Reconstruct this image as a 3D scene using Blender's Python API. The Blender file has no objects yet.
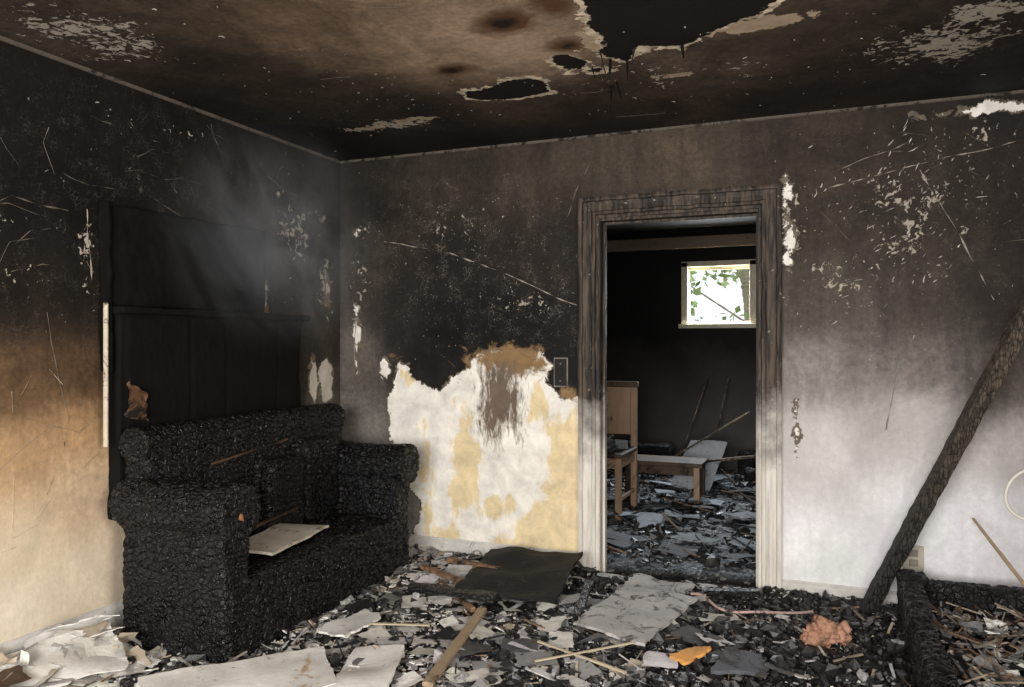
import bpy, bmesh, math, random
import numpy as np
from mathutils import Vector, Matrix, noise
random.seed(7); np.random.seed(7)
R=random.random; U=random.uniform
scene=bpy.context.scene
COL=bpy.context.collection
try:
    scene.view_settings.view_transform='Standard'; scene.view_settings.look='None'
except Exception: pass

def s2l(c):
    return tuple(((x/255)/12.92 if x/255<=.04045 else ((x/255+.055)/1.055)**2.4) for x in c)

# ------------------------------------------------------------ node helpers
class G:
    def __init__(s,name):
        s.m=bpy.data.materials.new(name); s.m.use_nodes=True; s.t=s.m.node_tree; s.t.nodes.clear()
        s.out=s.n('ShaderNodeOutputMaterial'); s.bs=s.n('ShaderNodeBsdfPrincipled')
        s.l(s.bs.outputs[0],s.out.inputs[0]); s.tc=s.n('ShaderNodeTexCoord').outputs['Object']
    def n(s,t,**k):
        nd=s.t.nodes.new(t)
        for a,b in k.items(): setattr(nd,a,b)
        return nd
    def l(s,a,b): s.t.links.new(a,b)
    def put(s,sock,v):
        if isinstance(v,bpy.types.NodeSocket): s.l(v,sock)
        elif isinstance(v,(tuple,list)) and len(v)==3 and sock.type=='RGBA': sock.default_value=(*v,1)
        else: sock.default_value=v
    def math(s,op,a,b=0.0,c=0.0,clamp=False):
        nd=s.n('ShaderNodeMath',operation=op,use_clamp=clamp); s.put(nd.inputs[0],a); s.put(nd.inputs[1],b); s.put(nd.inputs[2],c); return nd.outputs[0]
    def map(s,v,a,b,c=0.0,d=1.0,smooth=False):
        nd=s.n('ShaderNodeMapRange'); nd.clamp=True
        if smooth: nd.interpolation_type='SMOOTHSTEP'
        s.put(nd.inputs[0],v)
        for i,q in enumerate((a,b,c,d)): s.put(nd.inputs[i+1],q)
        return nd.outputs[0]
    def noise(s,scale,detail=4,rough=.55,dist=0,vec=None,col=False):
        nd=s.n('ShaderNodeTexNoise'); s.l(vec or s.tc,nd.inputs['Vector']); nd.inputs['Scale'].default_value=scale
        nd.inputs['Detail'].default_value=min(detail,5); nd.inputs['Roughness'].default_value=rough; nd.inputs['Distortion'].default_value=dist
        return nd.outputs[1 if col else 0]
    def vor(s,scale,feature='DISTANCE_TO_EDGE',vec=None,out='Distance'):
        nd=s.n('ShaderNodeTexVoronoi',feature=feature); s.l(vec or s.tc,nd.inputs['Vector']); nd.inputs['Scale'].default_value=scale
        return nd.outputs[out]
    def mix(s,f,a,b,mode='MIX'):
        nd=s.n('ShaderNodeMixRGB',blend_type=mode); s.put(nd.inputs[0],f); s.put(nd.inputs[1],a); s.put(nd.inputs[2],b); return nd.outputs[0]
    def scale(s,vec):
        nd=s.n('ShaderNodeMapping'); s.l(s.tc,nd.inputs[0]); nd.inputs['Scale'].default_value=vec; return nd.outputs[0]
    def warp(s,amt,scale):
        nz=s.noise(scale,3,col=True)
        v=s.n('ShaderNodeVectorMath',operation='SUBTRACT'); s.l(nz,v.inputs[0]); v.inputs[1].default_value=(.5,.5,.5)
        w=s.n('ShaderNodeVectorMath',operation='SCALE'); s.l(v.outputs[0],w.inputs[0]); w.inputs['Scale'].default_value=amt
        a=s.n('ShaderNodeVectorMath',operation='ADD'); s.l(w.outputs[0],a.inputs[0]); s.l(s.tc,a.inputs[1]); return a.outputs[0]
    def attr(s,name,fac=True):
        nd=s.n('ShaderNodeAttribute',attribute_name=name); return nd.outputs['Fac' if fac else 'Color']
    def comb(s,v):
        nd=s.n('ShaderNodeCombineColor'); 
        for i in range(3): s.l(v,nd.inputs[i])
        return nd.outputs[0]
    def bump(s,h,strength=.5,dist=.01,prev=None):
        nd=s.n('ShaderNodeBump'); nd.inputs['Strength'].default_value=strength; nd.inputs['Distance'].default_value=dist
        s.l(h,nd.inputs['Height']); 
        if prev: s.l(prev,nd.inputs['Normal'])
        return nd.outputs[0]
    def fin(s,col,rough=.8,normal=None,spec=.3):
        s.put(s.bs.inputs['Base Color'],col); s.put(s.bs.inputs['Roughness'],rough)
        s.bs.inputs['Specular IOR Level'].default_value=spec
        if normal: s.l(normal,s.bs.inputs['Normal'])
        return s.m

# ------------------------------------------------------------ materials
def soot_wall(name,layers,crk=1.0,var=(.5,1.5),crc=(.34,.29,.24)):
    g=G(name)
    base=g.attr('soot_and_light',False); lum=g.attr('soot_and_light')
    n1=g.map(g.noise(2.4,5,.7,.8),.3,.7,*var)
    nm=g.noise(34,4,.7)
    n2=g.map(nm,.3,.7,.68,1.32)
    nv=g.scale((11,11,1.0)); n3=g.map(g.noise(1.0,4,.65,0,nv),.3,.7,.78,1.22)
    k=g.math('MULTIPLY',g.math('MULTIPLY',n1,n2),n3)
    k=g.math('ADD',1.0,g.math('MULTIPLY',g.math('SUBTRACT',k,1.0),g.map(lum,.08,.5,1.0,.28)))
    c=g.mix(1,base,g.comb(k),'MULTIPLY')
    wv=g.warp(.05,14)
    e=g.map(g.vor(60,vec=wv),0,.07,1,0)
    pm=g.map(g.noise(9,5,.8),.49,.64)
    cm=g.math('MULTIPLY',g.math('MULTIPLY',e,pm),g.math('MULTIPLY',g.attr('crackle'),.5*crk))
    c=g.mix(cm,c,crc)
    h=g.math('ADD',g.math('MULTIPLY',n2,.25),g.math('MULTIPLY',cm,.5))
    fn=g.math('ADD',g.math('MULTIPLY',g.noise(30,4,.62,.8),.62),g.math('MULTIPLY',g.noise(6,2,.6),.38))
    thr=g.math('SUBTRACT',.78,g.math('MULTIPLY',g.attr('flecks'),.3))
    fm=g.map(g.math('SUBTRACT',fn,thr),0,.012)
    c=g.mix(g.math('MULTIPLY',fm,.85),c,(.46,.40,.33)); h=g.math('SUBTRACT',h,g.math('MULTIPLY',fm,.5))
    for a,colr,amp,sc,soft,rim,rimcol,st in layers:
        vec=g.scale(st) if st else None
        nz=g.math('MULTIPLY',g.math('SUBTRACT',g.noise(sc,5,.68,.5,vec),.5),amp)
        d=g.math('ADD',g.attr(a),nz)
        if rim:
            rw=g.math('MULTIPLY',g.map(g.noise(11,3,.6),.35,.65),rim)
            rm=g.map(g.math('ADD',d,rw),0,.003)
            c=g.mix(rm,c,g.mix(g.map(g.noise(20,4),.35,.65),rimcol,tuple(x*.45 for x in rimcol)))
        m=g.map(d,0,soft)
        lc=g.mix(1,colr,g.comb(g.map(g.noise(7,5,.72,.3),.3,.7,.72,1.18)),'MULTIPLY')
        c=g.mix(m,c,lc); h=g.math('SUBTRACT',h,g.math('MULTIPLY',m,.8 if soft<.02 else .1))
    return g.fin(c,.72,g.bump(h,.6,.008),.25)

def char_mat(name,c0=(.004,.004,.0045),c1=(.012,.0115,.012),sc=(34,34,34),tint=None,rough=(.3,.65),bs=.9,spec=.4):
    g=G(name)
    v=g.scale(sc)
    e=g.vor(1,vec=v); e2=g.vor(2.7,vec=v)
    h=g.math('ADD',g.map(e,0,.14,0,1,True),g.math('MULTIPLY',g.map(e2,0,.2,0,1,True),.22))
    h=g.math('ADD',h,g.math('MULTIPLY',g.noise(120,3,.7),.35))
    c=g.mix(g.map(h,.2,1.6),c0,c1)
    c=g.mix(1,c,g.comb(g.map(g.noise(4,4,.6),.3,.7,.5,1.5)),'MULTIPLY')
    if tint:
        c=g.mix(g.map(g.noise(tint[1],5,.65,.5),tint[2],tint[2]+.07),c,tint[0])
    return g.fin(c,g.map(g.noise(16,3,.6),.35,.65,*rough),g.bump(h,bs,.006),spec)

def speck_mat(name,rough=.8,sc=60,var=(.6,1.25),spec=.3,dirt=.55):
    g=G(name); c=g.attr('col',False)
    c=g.mix(1,c,g.comb(g.map(g.noise(sc,4,.65),.3,.7,*var)),'MULTIPLY')
    c=g.mix(g.math('MULTIPLY',g.map(g.noise(14,5,.7),.52,.64),dirt),c,(.03,.027,.025))
    return g.fin(c,rough,g.bump(g.noise(sc*2,3,.6),.4,.004),spec)

def sheet_mat(name,base,dirt=(.03,.025,.02),amt=.52,edge=None,ea=.55):
    g=G(name)
    c=g.mix(g.map(g.noise(5,5,.7,.6),.35,.65),base,tuple(x*.72 for x in base))
    if edge: c=g.mix(g.map(g.noise(4.3,4,.6,.8),ea,ea+.06),c,edge)
    c=g.mix(g.map(g.noise(9,5,.75,.8),amt,amt+.08),c,dirt)
    return g.fin(c,.75,g.bump(g.noise(60,4,.6),.35,.004),.3)

def wood_mat(name,base,dark,th=.5,sc=(3,3,40)):
    g=G(name); v=g.scale(sc)
    c=g.mix(g.noise(1,5,.6,.5,v),base,tuple(x*.45 for x in base))
    c=g.mix(g.map(g.noise(6,5,.7,.5),th,th+.12),c,dark)
    return g.fin(c,.7,g.bump(g.noise(1,4,.6,0,v),.4,.004),.3)

M_char=char_mat('char')
g=G('char_flat'); c=g.mix(g.noise(5,5,.7),(.002,.0019,.0019),(.0065,.006,.0056)); M_soft=g.fin(c,.85,g.bump(g.noise(40,4,.6),.3,.005),.14)
M_sofa=char_mat('sofa_char',(.0012,.0012,.0014),(.0065,.0064,.0075),(32,27,36),rough=(.22,.6),spec=.42,bs=1.0)
M_charwood=char_mat('charred_wood',(.005,.005,.005),(.03,.028,.026),(30,30,60),tint=((.16,.07,.025),9,.68))
M_speck=speck_mat('debris')
g=G('beam_char'); sp=g.n('ShaderNodeSeparateXYZ'); g.l(g.tc,sp.inputs[0])
v=g.scale((70,70,14)); e=g.map(g.vor(1,vec=v),0,.15,0,1,True); nz=g.noise(30,5,.7)
up=g.mix(g.map(nz,.35,.65),(.025,.020,.016),(.15,.115,.08)); dn=g.mix(e,(.004,.004,.004),(.03,.027,.024))
zf=g.map(g.math('ADD',sp.outputs[2],g.math('MULTIPLY',g.noise(4,4),1.0)),.7,1.9)
c=g.mix(zf,dn,up); c=g.mix(g.map(e,0,.5,.6,0),c,(.006,.005,.005)); M_beam=g.fin(c,.7,g.bump(g.math('ADD',e,nz),.7,.006),.35)

# ------------------------------------------------------------ mesh helpers
def mk(name,verts,faces,mat=None,cols=None,smooth=False,parent=None):
    me=bpy.data.meshes.new(name); me.from_pydata([tuple(v) for v in verts],[],faces)
    if cols is not None:
        a=me.color_attributes.new('col','FLOAT_COLOR','POINT')
        arr=np.ones((len(verts),4),dtype=np.float32); arr[:,:3]=np.array(cols,dtype=np.float32); a.data.foreach_set('color',arr.ravel())
    if smooth: me.polygons.foreach_set('use_smooth',[True]*len(me.polygons))
    me.update(); o=bpy.data.objects.new(name,me); COL.objects.link(o)
    if mat: me.materials.append(mat)
    if parent: o.parent=parent
    return o
def empty(name):
    e=bpy.data.objects.new(name,None); COL.objects.link(e); e.empty_display_size=.1; return e
def boxvf(x0,x1,y0,y1,z0,z1):
    v=[(x0,y0,z0),(x1,y0,z0),(x1,y1,z0),(x0,y1,z0),(x0,y0,z1),(x1,y0,z1),(x1,y1,z1),(x0,y1,z1)]
    f=[(0,3,2,1),(4,5,6,7),(0,1,5,4),(1,2,6,5),(2,3,7,6),(3,0,4,7)]
    return v,f
def box(name,b,mat,parent=None,bev=.004):
    v,f=boxvf(*b); o=mk(name,v,f,mat,parent=parent)
    if bev:
        m=o.modifiers.new('b','BEVEL'); m.width=bev; m.segments=2
    return o

def allig(co,no,amp,sc,big=.01,bsc=5):
    q=Vector((co.x*sc[0],co.y*sc[1],co.z*sc[2]))
    d,_=noise.voronoi(q); e=min(1,(d[1]-d[0])/.22)
    w=-amp*(1-e*e*(3-2*e))+big*noise.noise(co*bsc)+big*.35*noise.noise(co*bsc*3.1)
    return co+no*w

def union(name,parts,voxel,amp,sc,big,mat,parent=None,bsc=5,post=None):
    bm=bmesh.new()
    for p in parts: p(bm)
    me=bpy.data.meshes.new(name); bm.to_mesh(me); bm.free()
    o=bpy.data.objects.new(name,me); COL.objects.link(o)
    m=o.modifiers.new('r','REMESH'); m.mode='VOXEL'; m.voxel_size=voxel; m.use_smooth_shade=True
    dg=bpy.context.evaluated_depsgraph_get(); ev=o.evaluated_get(dg); nm=bpy.data.meshes.new_from_object(ev)
    o.modifiers.clear(); o.data=nm; nm.materials.clear(); nm.materials.append(mat)
    ns=[v.normal.copy() for v in nm.vertices]
    for v,n in zip(nm.vertices,ns):
        c=allig(v.co,n,amp,sc,big,bsc)
        if post: c=post(c)
        v.co=c
    nm.polygons.foreach_set('use_smooth',[True]*len(nm.polygons)); nm.update()
    if parent: o.parent=parent
    return o
def pbox(x0,x1,y0,y1,z0,z1,bev=.0,rot=None):
    def f(bm):
        r=bmesh.ops.create_cube(bm,size=1); vs=r['verts']
        for v in vs: v.co=Vector(((x0+x1)/2+v.co.x*(x1-x0),(y0+y1)/2+v.co.y*(y1-y0),(z0+z1)/2+v.co.z*(z1-z0)))
        if rot:
            c=Vector(((x0+x1)/2,(y0+y1)/2,(z0+z1)/2)); bmesh.ops.rotate(bm,verts=vs,cent=c,matrix=rot)
        if bev:
            es=set(e for v in vs for e in v.link_edges)
            bmesh.ops.bevel(bm,geom=list(es),offset=bev,segments=4,affect='EDGES',profile=.5)
    return f
def pcyl(p0,p1,r,r2=None,seg=28):
    def f(bm):
        a=Vector(p0); b=Vector(p1); d=b-a
        mt=Matrix.Translation((a+b)/2)@d.to_track_quat('Z','Y').to_matrix().to_4x4()
        bmesh.ops.create_cone(bm,cap_ends=True,segments=seg,radius1=r,radius2=r2 or r,depth=d.length,matrix=mt)
    return f
def pball(c,r,s=(1,1,1)):
    def f(bm):
        mt=Matrix.Translation(c)@Matrix.Diagonal((*s,1)); bmesh.ops.create_icosphere(bm,subdivisions=3,radius=r,matrix=mt)
    return f

def prism(p0,p1,w,h,amp=.004,n=None,roll=0,taper=1.0,nsc=9):
    a=Vector(p0); b=Vector(p1); d=b-a; L=d.length; n=n or max(3,int(L/.03)); q=d.to_track_quat('Z','Y')
    q=q@Matrix.Rotation(roll,3,'Z').to_quaternion()
    ring=[(-1,-1),(0,-1.05),(1,-1),(1.05,0),(1,1),(0,1.05),(-1,1),(-1.05,0)]
    V=[];Fc=[]
    for i in range(n+1):
        t=i/n; k=1+(taper-1)*t
        for x,y in ring:
            p=a+d*t+q@Vector((x*w/2*k,y*h/2*k,0)); nv=q@Vector((x,y,0)).normalized()
            p=p+nv*(amp*noise.noise(p*nsc)+amp*.7*noise.noise(p*nsc*4)); V.append(p)
    for i in range(n):
        for j in range(8):
            k=(j+1)%8; Fc.append((i*8+j,i*8+k,i*8+8+k,i*8+8+j))
    Fc.append(tuple(range(7,-1,-1))); Fc.append(tuple(n*8+j for j in range(8)))
    return V,Fc
def join(lst):
    V=[];Fc=[]
    for v,f in lst:
        o=len(V); V+=list(v); Fc+=[tuple(i+o for i in q) for q in f]
    return V,Fc

# ------------------------------------------------------------ SDF / soot maps
def sdpoly(P,poly):
    poly=np.array(poly,float); d=np.full(len(P),1e9); ins=np.zeros(len(P),bool)
    for i in range(len(poly)):
        a=poly[i]; b=poly[(i+1)%len(poly)]; ab=b-a; ap=P-a
        t=np.clip((ap@ab)/(ab@ab),0,1); d=np.minimum(d,np.linalg.norm(ap-t[:,None]*ab,axis=1))
        c=((a[1]>P[:,1])!=(b[1]>P[:,1]))
        with np.errstate(divide='ignore',invalid='ignore'):
            xi=(b[0]-a[0])*(P[:,1]-a[1])/(b[1]-a[1]+1e-12)+a[0]
        ins^=(c&(P[:,0]<xi))
    return np.where(ins,d,-d)
def sdell(P,lst):
    out=np.full(len(P),-1.0)
    for cx,cy,rx,ry in lst:
        k=np.sqrt(((P[:,0]-cx)/rx)**2+((P[:,1]-cy)/ry)**2); out=np.maximum(out,(1-k)*min(rx,ry))
    return out
def bump2(P,lst):
    out=np.zeros(len(P))
    for cx,cy,rx,ry,s in lst:
        out=np.maximum(out,s*np.exp(-(((P[:,0]-cx)/rx)**2+((P[:,1]-cy)/ry)**2)))
    return out
def soot_light_map(P,ctl,lo=.46,hi=1.12,eps=.012,pw=1.6,desat=0.0):
    W=0;S=0
    for x,y,r,g,b in ctl:
        w=1/(((P[:,0]-x)**2+(P[:,1]-y)**2)+eps)**pw
        S=S+w[:,None]*np.array(s2l((r,g,b)))**.5; W=W+w
    c=(S/W[:,None])**2; lum=c.mean(1); t=np.clip(lum/.4,0,1); t=t*t*(3-2*t)
    c=c*(1-desat)+lum[:,None]*desat
    return np.clip(c*(lo+(hi-lo)*t)[:,None],0,.82)
def gridwall(name,u0,u1,v0,v1,step,to3,mat,hole=None,attrs=None,thick=.12,flip=False):
    nu=int(round((u1-u0)/step)); nv=int(round((v1-v0)/step))
    us=np.linspace(u0,u1,nu+1); vs=np.linspace(v0,v1,nv+1)
    if hole:
        for i,a in ((0,hole[0]),(0,hole[1])): us[np.argmin(abs(us-a))]=a
        vs[np.argmin(abs(vs-hole[2]))]=hole[2]
    Ug,Vg=np.meshgrid(us,vs); P=np.stack([Ug.ravel(),Vg.ravel()],1)
    W=nu+1; faces=[]
    for j in range(nv):
        for i in range(nu):
            if hole and us[i]>=hole[0]-1e-4 and us[i+1]<=hole[1]+1e-4 and vs[j+1]<=hole[2]+1e-4: continue
            q=(j*W+i,j*W+i+1,(j+1)*W+i+1,(j+1)*W+i); faces.append(q[::-1] if flip else q)
    o=mk(name,[to3(a,b) for a,b in P],faces,mat)
    me=o.data
    for k,v in attrs(P).items():
        if v.ndim==2:
            a=me.attributes.new(k,'FLOAT_COLOR','POINT'); arr=np.ones((len(P),4),dtype=np.float32); arr[:,:3]=v; a.data.foreach_set('color',arr.ravel())
        else:
            a=me.attributes.new(k,'FLOAT','POINT'); a.data.foreach_set('value',v.astype(np.float32))
    if thick:
        m=o.modifiers.new('s','SOLIDIFY'); m.thickness=thick; m.offset=-1
    return o

# ---- back wall
Bc=[(.15,2.37,56,49,42),(.15,1.86,92,84,74),(.15,1.28,122,114,106),(.15,.77,132,126,120),(.15,.2,150,146,142),
(.30,.5,142,137,131),(.79,2.32,74,64,54),(.5,2.1,64,55,47),(.79,1.83,44,37,32),(.79,1.41,14,12,11),(.45,1.4,50,45,41),(.6,1.2,28,25,23),(1.1,1.42,12,11,10),
(1.38,2.27,84,72,60),(1.38,1.81,60,51,44),(1.38,1.42,16,14,13),(1.6,1.2,28,25,23),(1.6,1.9,48,41,35),(2.18,2.37,94,80,66),(1.7,2.3,82,70,58),
(2.8,2.2,72,60,49),(2.89,2.41,72,60,49),(2.89,1.95,80,68,57),(2.89,1.55,98,87,78),(2.89,1.19,144,136,130),(2.89,.79,198,194,192),(2.89,.23,230,229,233),
(3.34,2.41,54,44,36),(3.34,1.92,70,59,50),(3.34,1.54,86,76,68),(3.34,1.24,124,115,109),(3.34,.95,184,179,177),(3.34,.47,230,229,232),
(3.71,2.41,44,36,30),(3.71,1.9,54,45,38),(3.71,1.53,64,56,50),(3.71,1.15,100,91,85),(3.71,.83,174,168,166),(3.71,.5,220,219,222),
(4.15,2.3,40,33,28),(4.15,1.5,60,53,47),(4.15,.9,150,146,146),(4.15,.4,204,204,207)]
peel=[(.37,.72),(.36,.97),(.41,1.10),(.42,1.19),(.51,1.20),(.53,1.11),(.62,1.07),(.72,1.04),(.83,1.13),(.93,1.18),(.98,1.27),(1.09,1.29),(1.19,1.30),(1.31,1.26),(1.41,1.29),(1.44,1.2),(1.42,1.09),(1.50,1.0),(1.61,1.03),(1.66,.9),(1.66,-.1),(1.12,-.1),(.62,-.1),(.55,.1),(.59,.36),(.44,.53)]
def battr(P):
    pl=np.maximum(sdpoly(P,peel),sdell(P,[(.34,1.15,.035,.07),(.12,1.38,.015,.15),(2.735,1.96,.018,.14),(2.77,.87,.008,.06),(3.61,2.43,.16,.025),(.13,2.03,.015,.02)]))
    cream=np.minimum(pl*1.5-.03,sdell(P,[(.47,1.14,.06,.08),(.90,.60,.13,.40),(1.45,.20,.28,.26),(1.52,.6,.14,.45),(1.2,.05,.34,.14),(.62,.45,.07,.36),(1.38,.98,.09,.15),(1.1,.36,.16,.09),(.75,.12,.14,.14)])-.015)
    brown=np.maximum(sdpoly(P,[(1.03,1.32),(1.19,1.34),(1.4,1.3),(1.44,1.16),(1.31,1.12),(1.12,1.13),(.98,1.17),(.93,1.24)]),sdell(P,[(.9,1.2,.03,.09),(1.55,1.03,.06,.05),(.41,1.22,.03,.03)]))
    grey=sdpoly(P,[(.98,1.20),(1.22,1.22),(1.30,.99),(1.25,.74),(1.17,.80),(1.09,.66),(.95,.80)])
    return dict(soot_and_light=soot_light_map(P,Bc),plaster=pl,cream=cream,brown=brown,grey=grey,
      crackle=bump2(P,[(.8,1.9,.7,.45,1.4),(1.3,1.6,.5,.4,1.3),(3.3,1.8,.8,.5,.6),(2.2,2.3,1,.3,.5)]),
      flecks=bump2(P,[(3.3,1.95,.35,.45,.64),(2.95,1.6,.2,.3,.62),(.15,1.7,.1,.5,.7),(1.2,1.58,.5,.14,.62),(3.6,2.3,.3,.1,.65),(2.75,2.0,.1,.3,.7),(.9,2.0,.6,.35,.48)])+.17)
WHITE=s2l((240,235,226)); CREAM=s2l((232,212,170)); BROWN=s2l((140,112,78)); GREY=s2l((112,97,84))
M_back=soot_wall('soot_wall_back',[('plaster',WHITE,.16,9,.003,.02,s2l((120,108,94)),None),('cream',CREAM,.34,8,.03,0,None,(1.3,1,.55)),
   ('brown',BROWN,.24,14,.04,0,None,None),('grey',GREY,.42,18,.08,0,None,(1.8,1,.5))])
wb=gridwall('wall_back',0,4.2,0,2.5,.025,lambda a,b:(a,0,b),M_back,hole=(1.725,2.6,2.025),attrs=battr)

# ---- left wall
Lc=[(-2.16,2.4,30,25,21),(-2.16,1.89,20,17,15),(-2.16,1.5,38,31,26),(-2.16,1.18,124,94,66),(-2.16,.91,186,152,113),(-2.16,.51,204,187,162),(-2.16,.28,214,203,184),  # low points: tan soot plus a warm glow put into the colour
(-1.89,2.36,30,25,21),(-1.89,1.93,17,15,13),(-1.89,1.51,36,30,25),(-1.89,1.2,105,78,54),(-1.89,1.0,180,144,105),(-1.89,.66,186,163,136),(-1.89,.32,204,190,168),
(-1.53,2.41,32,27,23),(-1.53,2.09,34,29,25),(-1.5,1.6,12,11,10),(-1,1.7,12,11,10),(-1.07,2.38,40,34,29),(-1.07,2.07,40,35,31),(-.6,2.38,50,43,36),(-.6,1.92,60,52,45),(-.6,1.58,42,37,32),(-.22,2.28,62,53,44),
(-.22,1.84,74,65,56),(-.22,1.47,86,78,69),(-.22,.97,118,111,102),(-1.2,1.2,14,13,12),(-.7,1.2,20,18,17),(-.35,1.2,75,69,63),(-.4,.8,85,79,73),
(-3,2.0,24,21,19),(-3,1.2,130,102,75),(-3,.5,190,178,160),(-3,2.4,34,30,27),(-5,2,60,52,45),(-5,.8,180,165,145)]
def lattr(P):
    pl=sdell(P,[(-.28,1.10,.04,.13),(-.15,1.09,.07,.14),(-.75,1.60,.04,.07),(-.14,1.62,.015,.08),(-.2,2.1,.03,.015)])
    br=sdell(P,[(-.72,1.5,.03,.03)])
    return dict(soot_and_light=soot_light_map(P,Lc,lo=.40),plaster=pl,brown=br,
      crackle=bump2(P,[(-1.5,2.1,.9,.4,.6),(-.4,1.9,.3,.5,.9),(-2.2,1.5,.5,.5,.5)]),
      flecks=bump2(P,[(-.45,2.0,.25,.35,.7),(-1.86,1.72,.05,.3,.7),(-2.3,1.7,.4,.2,.52),(-1.5,2.35,.8,.1,.52),(-.15,1.7,.15,.4,.7)])+.15)
M_left=soot_wall('soot_light_wall_left',[('plaster',s2l((200,192,180)),.10,13,.004,.02,s2l((130,115,95)),None),('brown',s2l((120,80,48)),.07,18,.005,0,None,None)],var=(.55,1.45))
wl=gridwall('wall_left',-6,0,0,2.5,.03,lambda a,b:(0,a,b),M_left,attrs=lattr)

# ---- ceiling
Cc=[(.35,-2.26,66,55,44),(.12,-2.21,72,61,50),(.35,-1.95,56,45,35),(.52,-1.76,44,35,27),(.82,-2.07,76,60,45),(1.1,-1.85,108,87,66),(.66,-1.28,46,36,27),(.31,-.46,18,15,13),
(1.42,-1.51,142,118,92),(1.03,-.79,41,32,25),(1.79,-1.35,160,134,110),(1.55,-.75,80,64,50),(1.86,-.45,46,36,29),(2.16,-.66,60,48,39),(2.52,-.94,92,75,60),(2.83,-.93,60,48,39),  # brighter centre points: lit area put into the ceiling colour
(2.8,-.24,42,34,28),(3.21,-.65,42,34,28),(3.36,-.93,40,32,26),(3.64,-.21,36,30,25),(3.51,-.96,46,38,31),(1.5,-2.5,120,98,78),(2.5,-2.1,96,78,64),(3.5,-2,60,50,42),(.3,-3,60,50,40),(2,-3.5,100,82,66),(1,-.1,20,16,13),(1.8,-.08,30,24,20),(0,-1.2,26,21,17)]
hole=[(2.17,-1.75),(2.12,-1.49),(2.12,-1.28),(2.07,-1.18),(2.15,-1.06),(2.25,-1.22),(2.39,-1.14),(2.56,-1.28),(2.68,-1.33),(2.80,-1.46),(2.8,-1.75),(2.5,-1.95)]
hole2=[(1.36,-.97),(1.44,-.96),(1.57,-1.03),(1.69,-1.04),(1.76,-.95),(1.72,-.82),(1.56,-.78),(1.42,-.81),(1.33,-.87)]
def cattr(P):
    h=np.maximum(np.maximum(sdpoly(P,hole),sdpoly(P,hole2)),sdell(P,[(1.93,-1.14,.06,.1),(2.0,-1.02,.05,.03)]))
    rim=sdell(P,[(.89,-.66,.16,.03),(2.68,-1.26,.2,.07),(2.33,-.82,.1,.03),(.62,-.6,.12,.03),(2.1,-1.35,.06,.12)])
    st=sdell(P,[(1.83,-1.62,.16,.13),(1.44,-1.25,.13,.09),(1.98,-1.32,.1,.1),(2.05,-1.7,.1,.15)])
    st2=sdell(P,[(1.83,-1.62,.07,.06),(1.44,-1.25,.06,.05),(1.98,-1.32,.04,.04)])
    return dict(soot_and_light=soot_light_map(P,Cc,1.0,1.35,desat=.15),rim=rim,hole=h,stain=st,core=st2,
      crackle=bump2(P,[(.7,-.9,.7,.4,.7),(3.3,-.8,.6,.4,.7),(.4,-2.1,.5,.3,.6)]),
      flecks=bump2(P,[(.36,-2.1,.3,.32,.92),(3.35,-.8,.32,.3,.92),(.75,-.62,.45,.14,.8),(3.45,-1.05,.2,.2,.88),(2.3,-.8,.7,.2,.52),(1.6,-1.2,.7,.5,.38)])+.17)
M_ceil=soot_wall('soot_light_ceiling',[('stain',s2l((88,62,40)),.13,6,.06,0,None,None),('core',s2l((30,20,14)),.08,12,.03,0,None,None),('rim',s2l((176,156,132)),.16,12,.004,0,None,None),('hole',s2l((20,16,14)),.12,12,.003,.045,s2l((232,214,188)),None)],var=(.45,1.55),crc=(.3,.25,.2))
ce=gridwall('ceiling',0,4.2,-6,0,.03,lambda a,b:(a,b,2.5),M_ceil,attrs=cattr,flip=True)

# ---- plain shell
gp=G('soot_plain'); cc=gp.mix(gp.map(gp.noise(1.2,5,.6),.35,.65),(.018,.015,.013),(.06,.05,.042)); M_soot=gp.fin(cc,.85,gp.bump(gp.noise(30,4),.4,.01),.2)
gp=G('soot_lower_wall')
sp=gp.n('ShaderNodeSeparateXYZ'); gp.l(gp.tc,sp.inputs[0])
zz=gp.math('ADD',sp.outputs[2],gp.math('MULTIPLY',gp.noise(1.5,5),.8)); cc=gp.mix(gp.map(zz,.6,1.9),(.5,.48,.46),(.06,.052,.045)); M_side=gp.fin(cc,.8,None,.2)
box('floor',(-.1,4.3,-6.1,4.1,-.1,0),M_soot,bev=0)
wr=empty('wall_right')
for i,b in enumerate([(4.2,4.3,-2.9,0,0,2.5),(4.2,4.3,-6.1,-4.4,0,2.5),(4.2,4.3,-4.4,-2.9,0,.8),(4.2,4.3,-4.4,-2.9,2.1,2.5)]): box('section_%d'%i,b,M_side,wr,bev=0)  # gap between sections added to let the right-hand fill in
wr=empty('wall_rear')
for i,b in enumerate([(0,.9,-6.1,-6,0,2.5),(3.5,4.2,-6.1,-6,0,2.5),(.9,3.5,-6.1,-6,0,.7),(.9,3.5,-6.1,-6,2.2,2.5)]): box('section_%d'%i,b,M_side,wr,bev=0)
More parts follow.
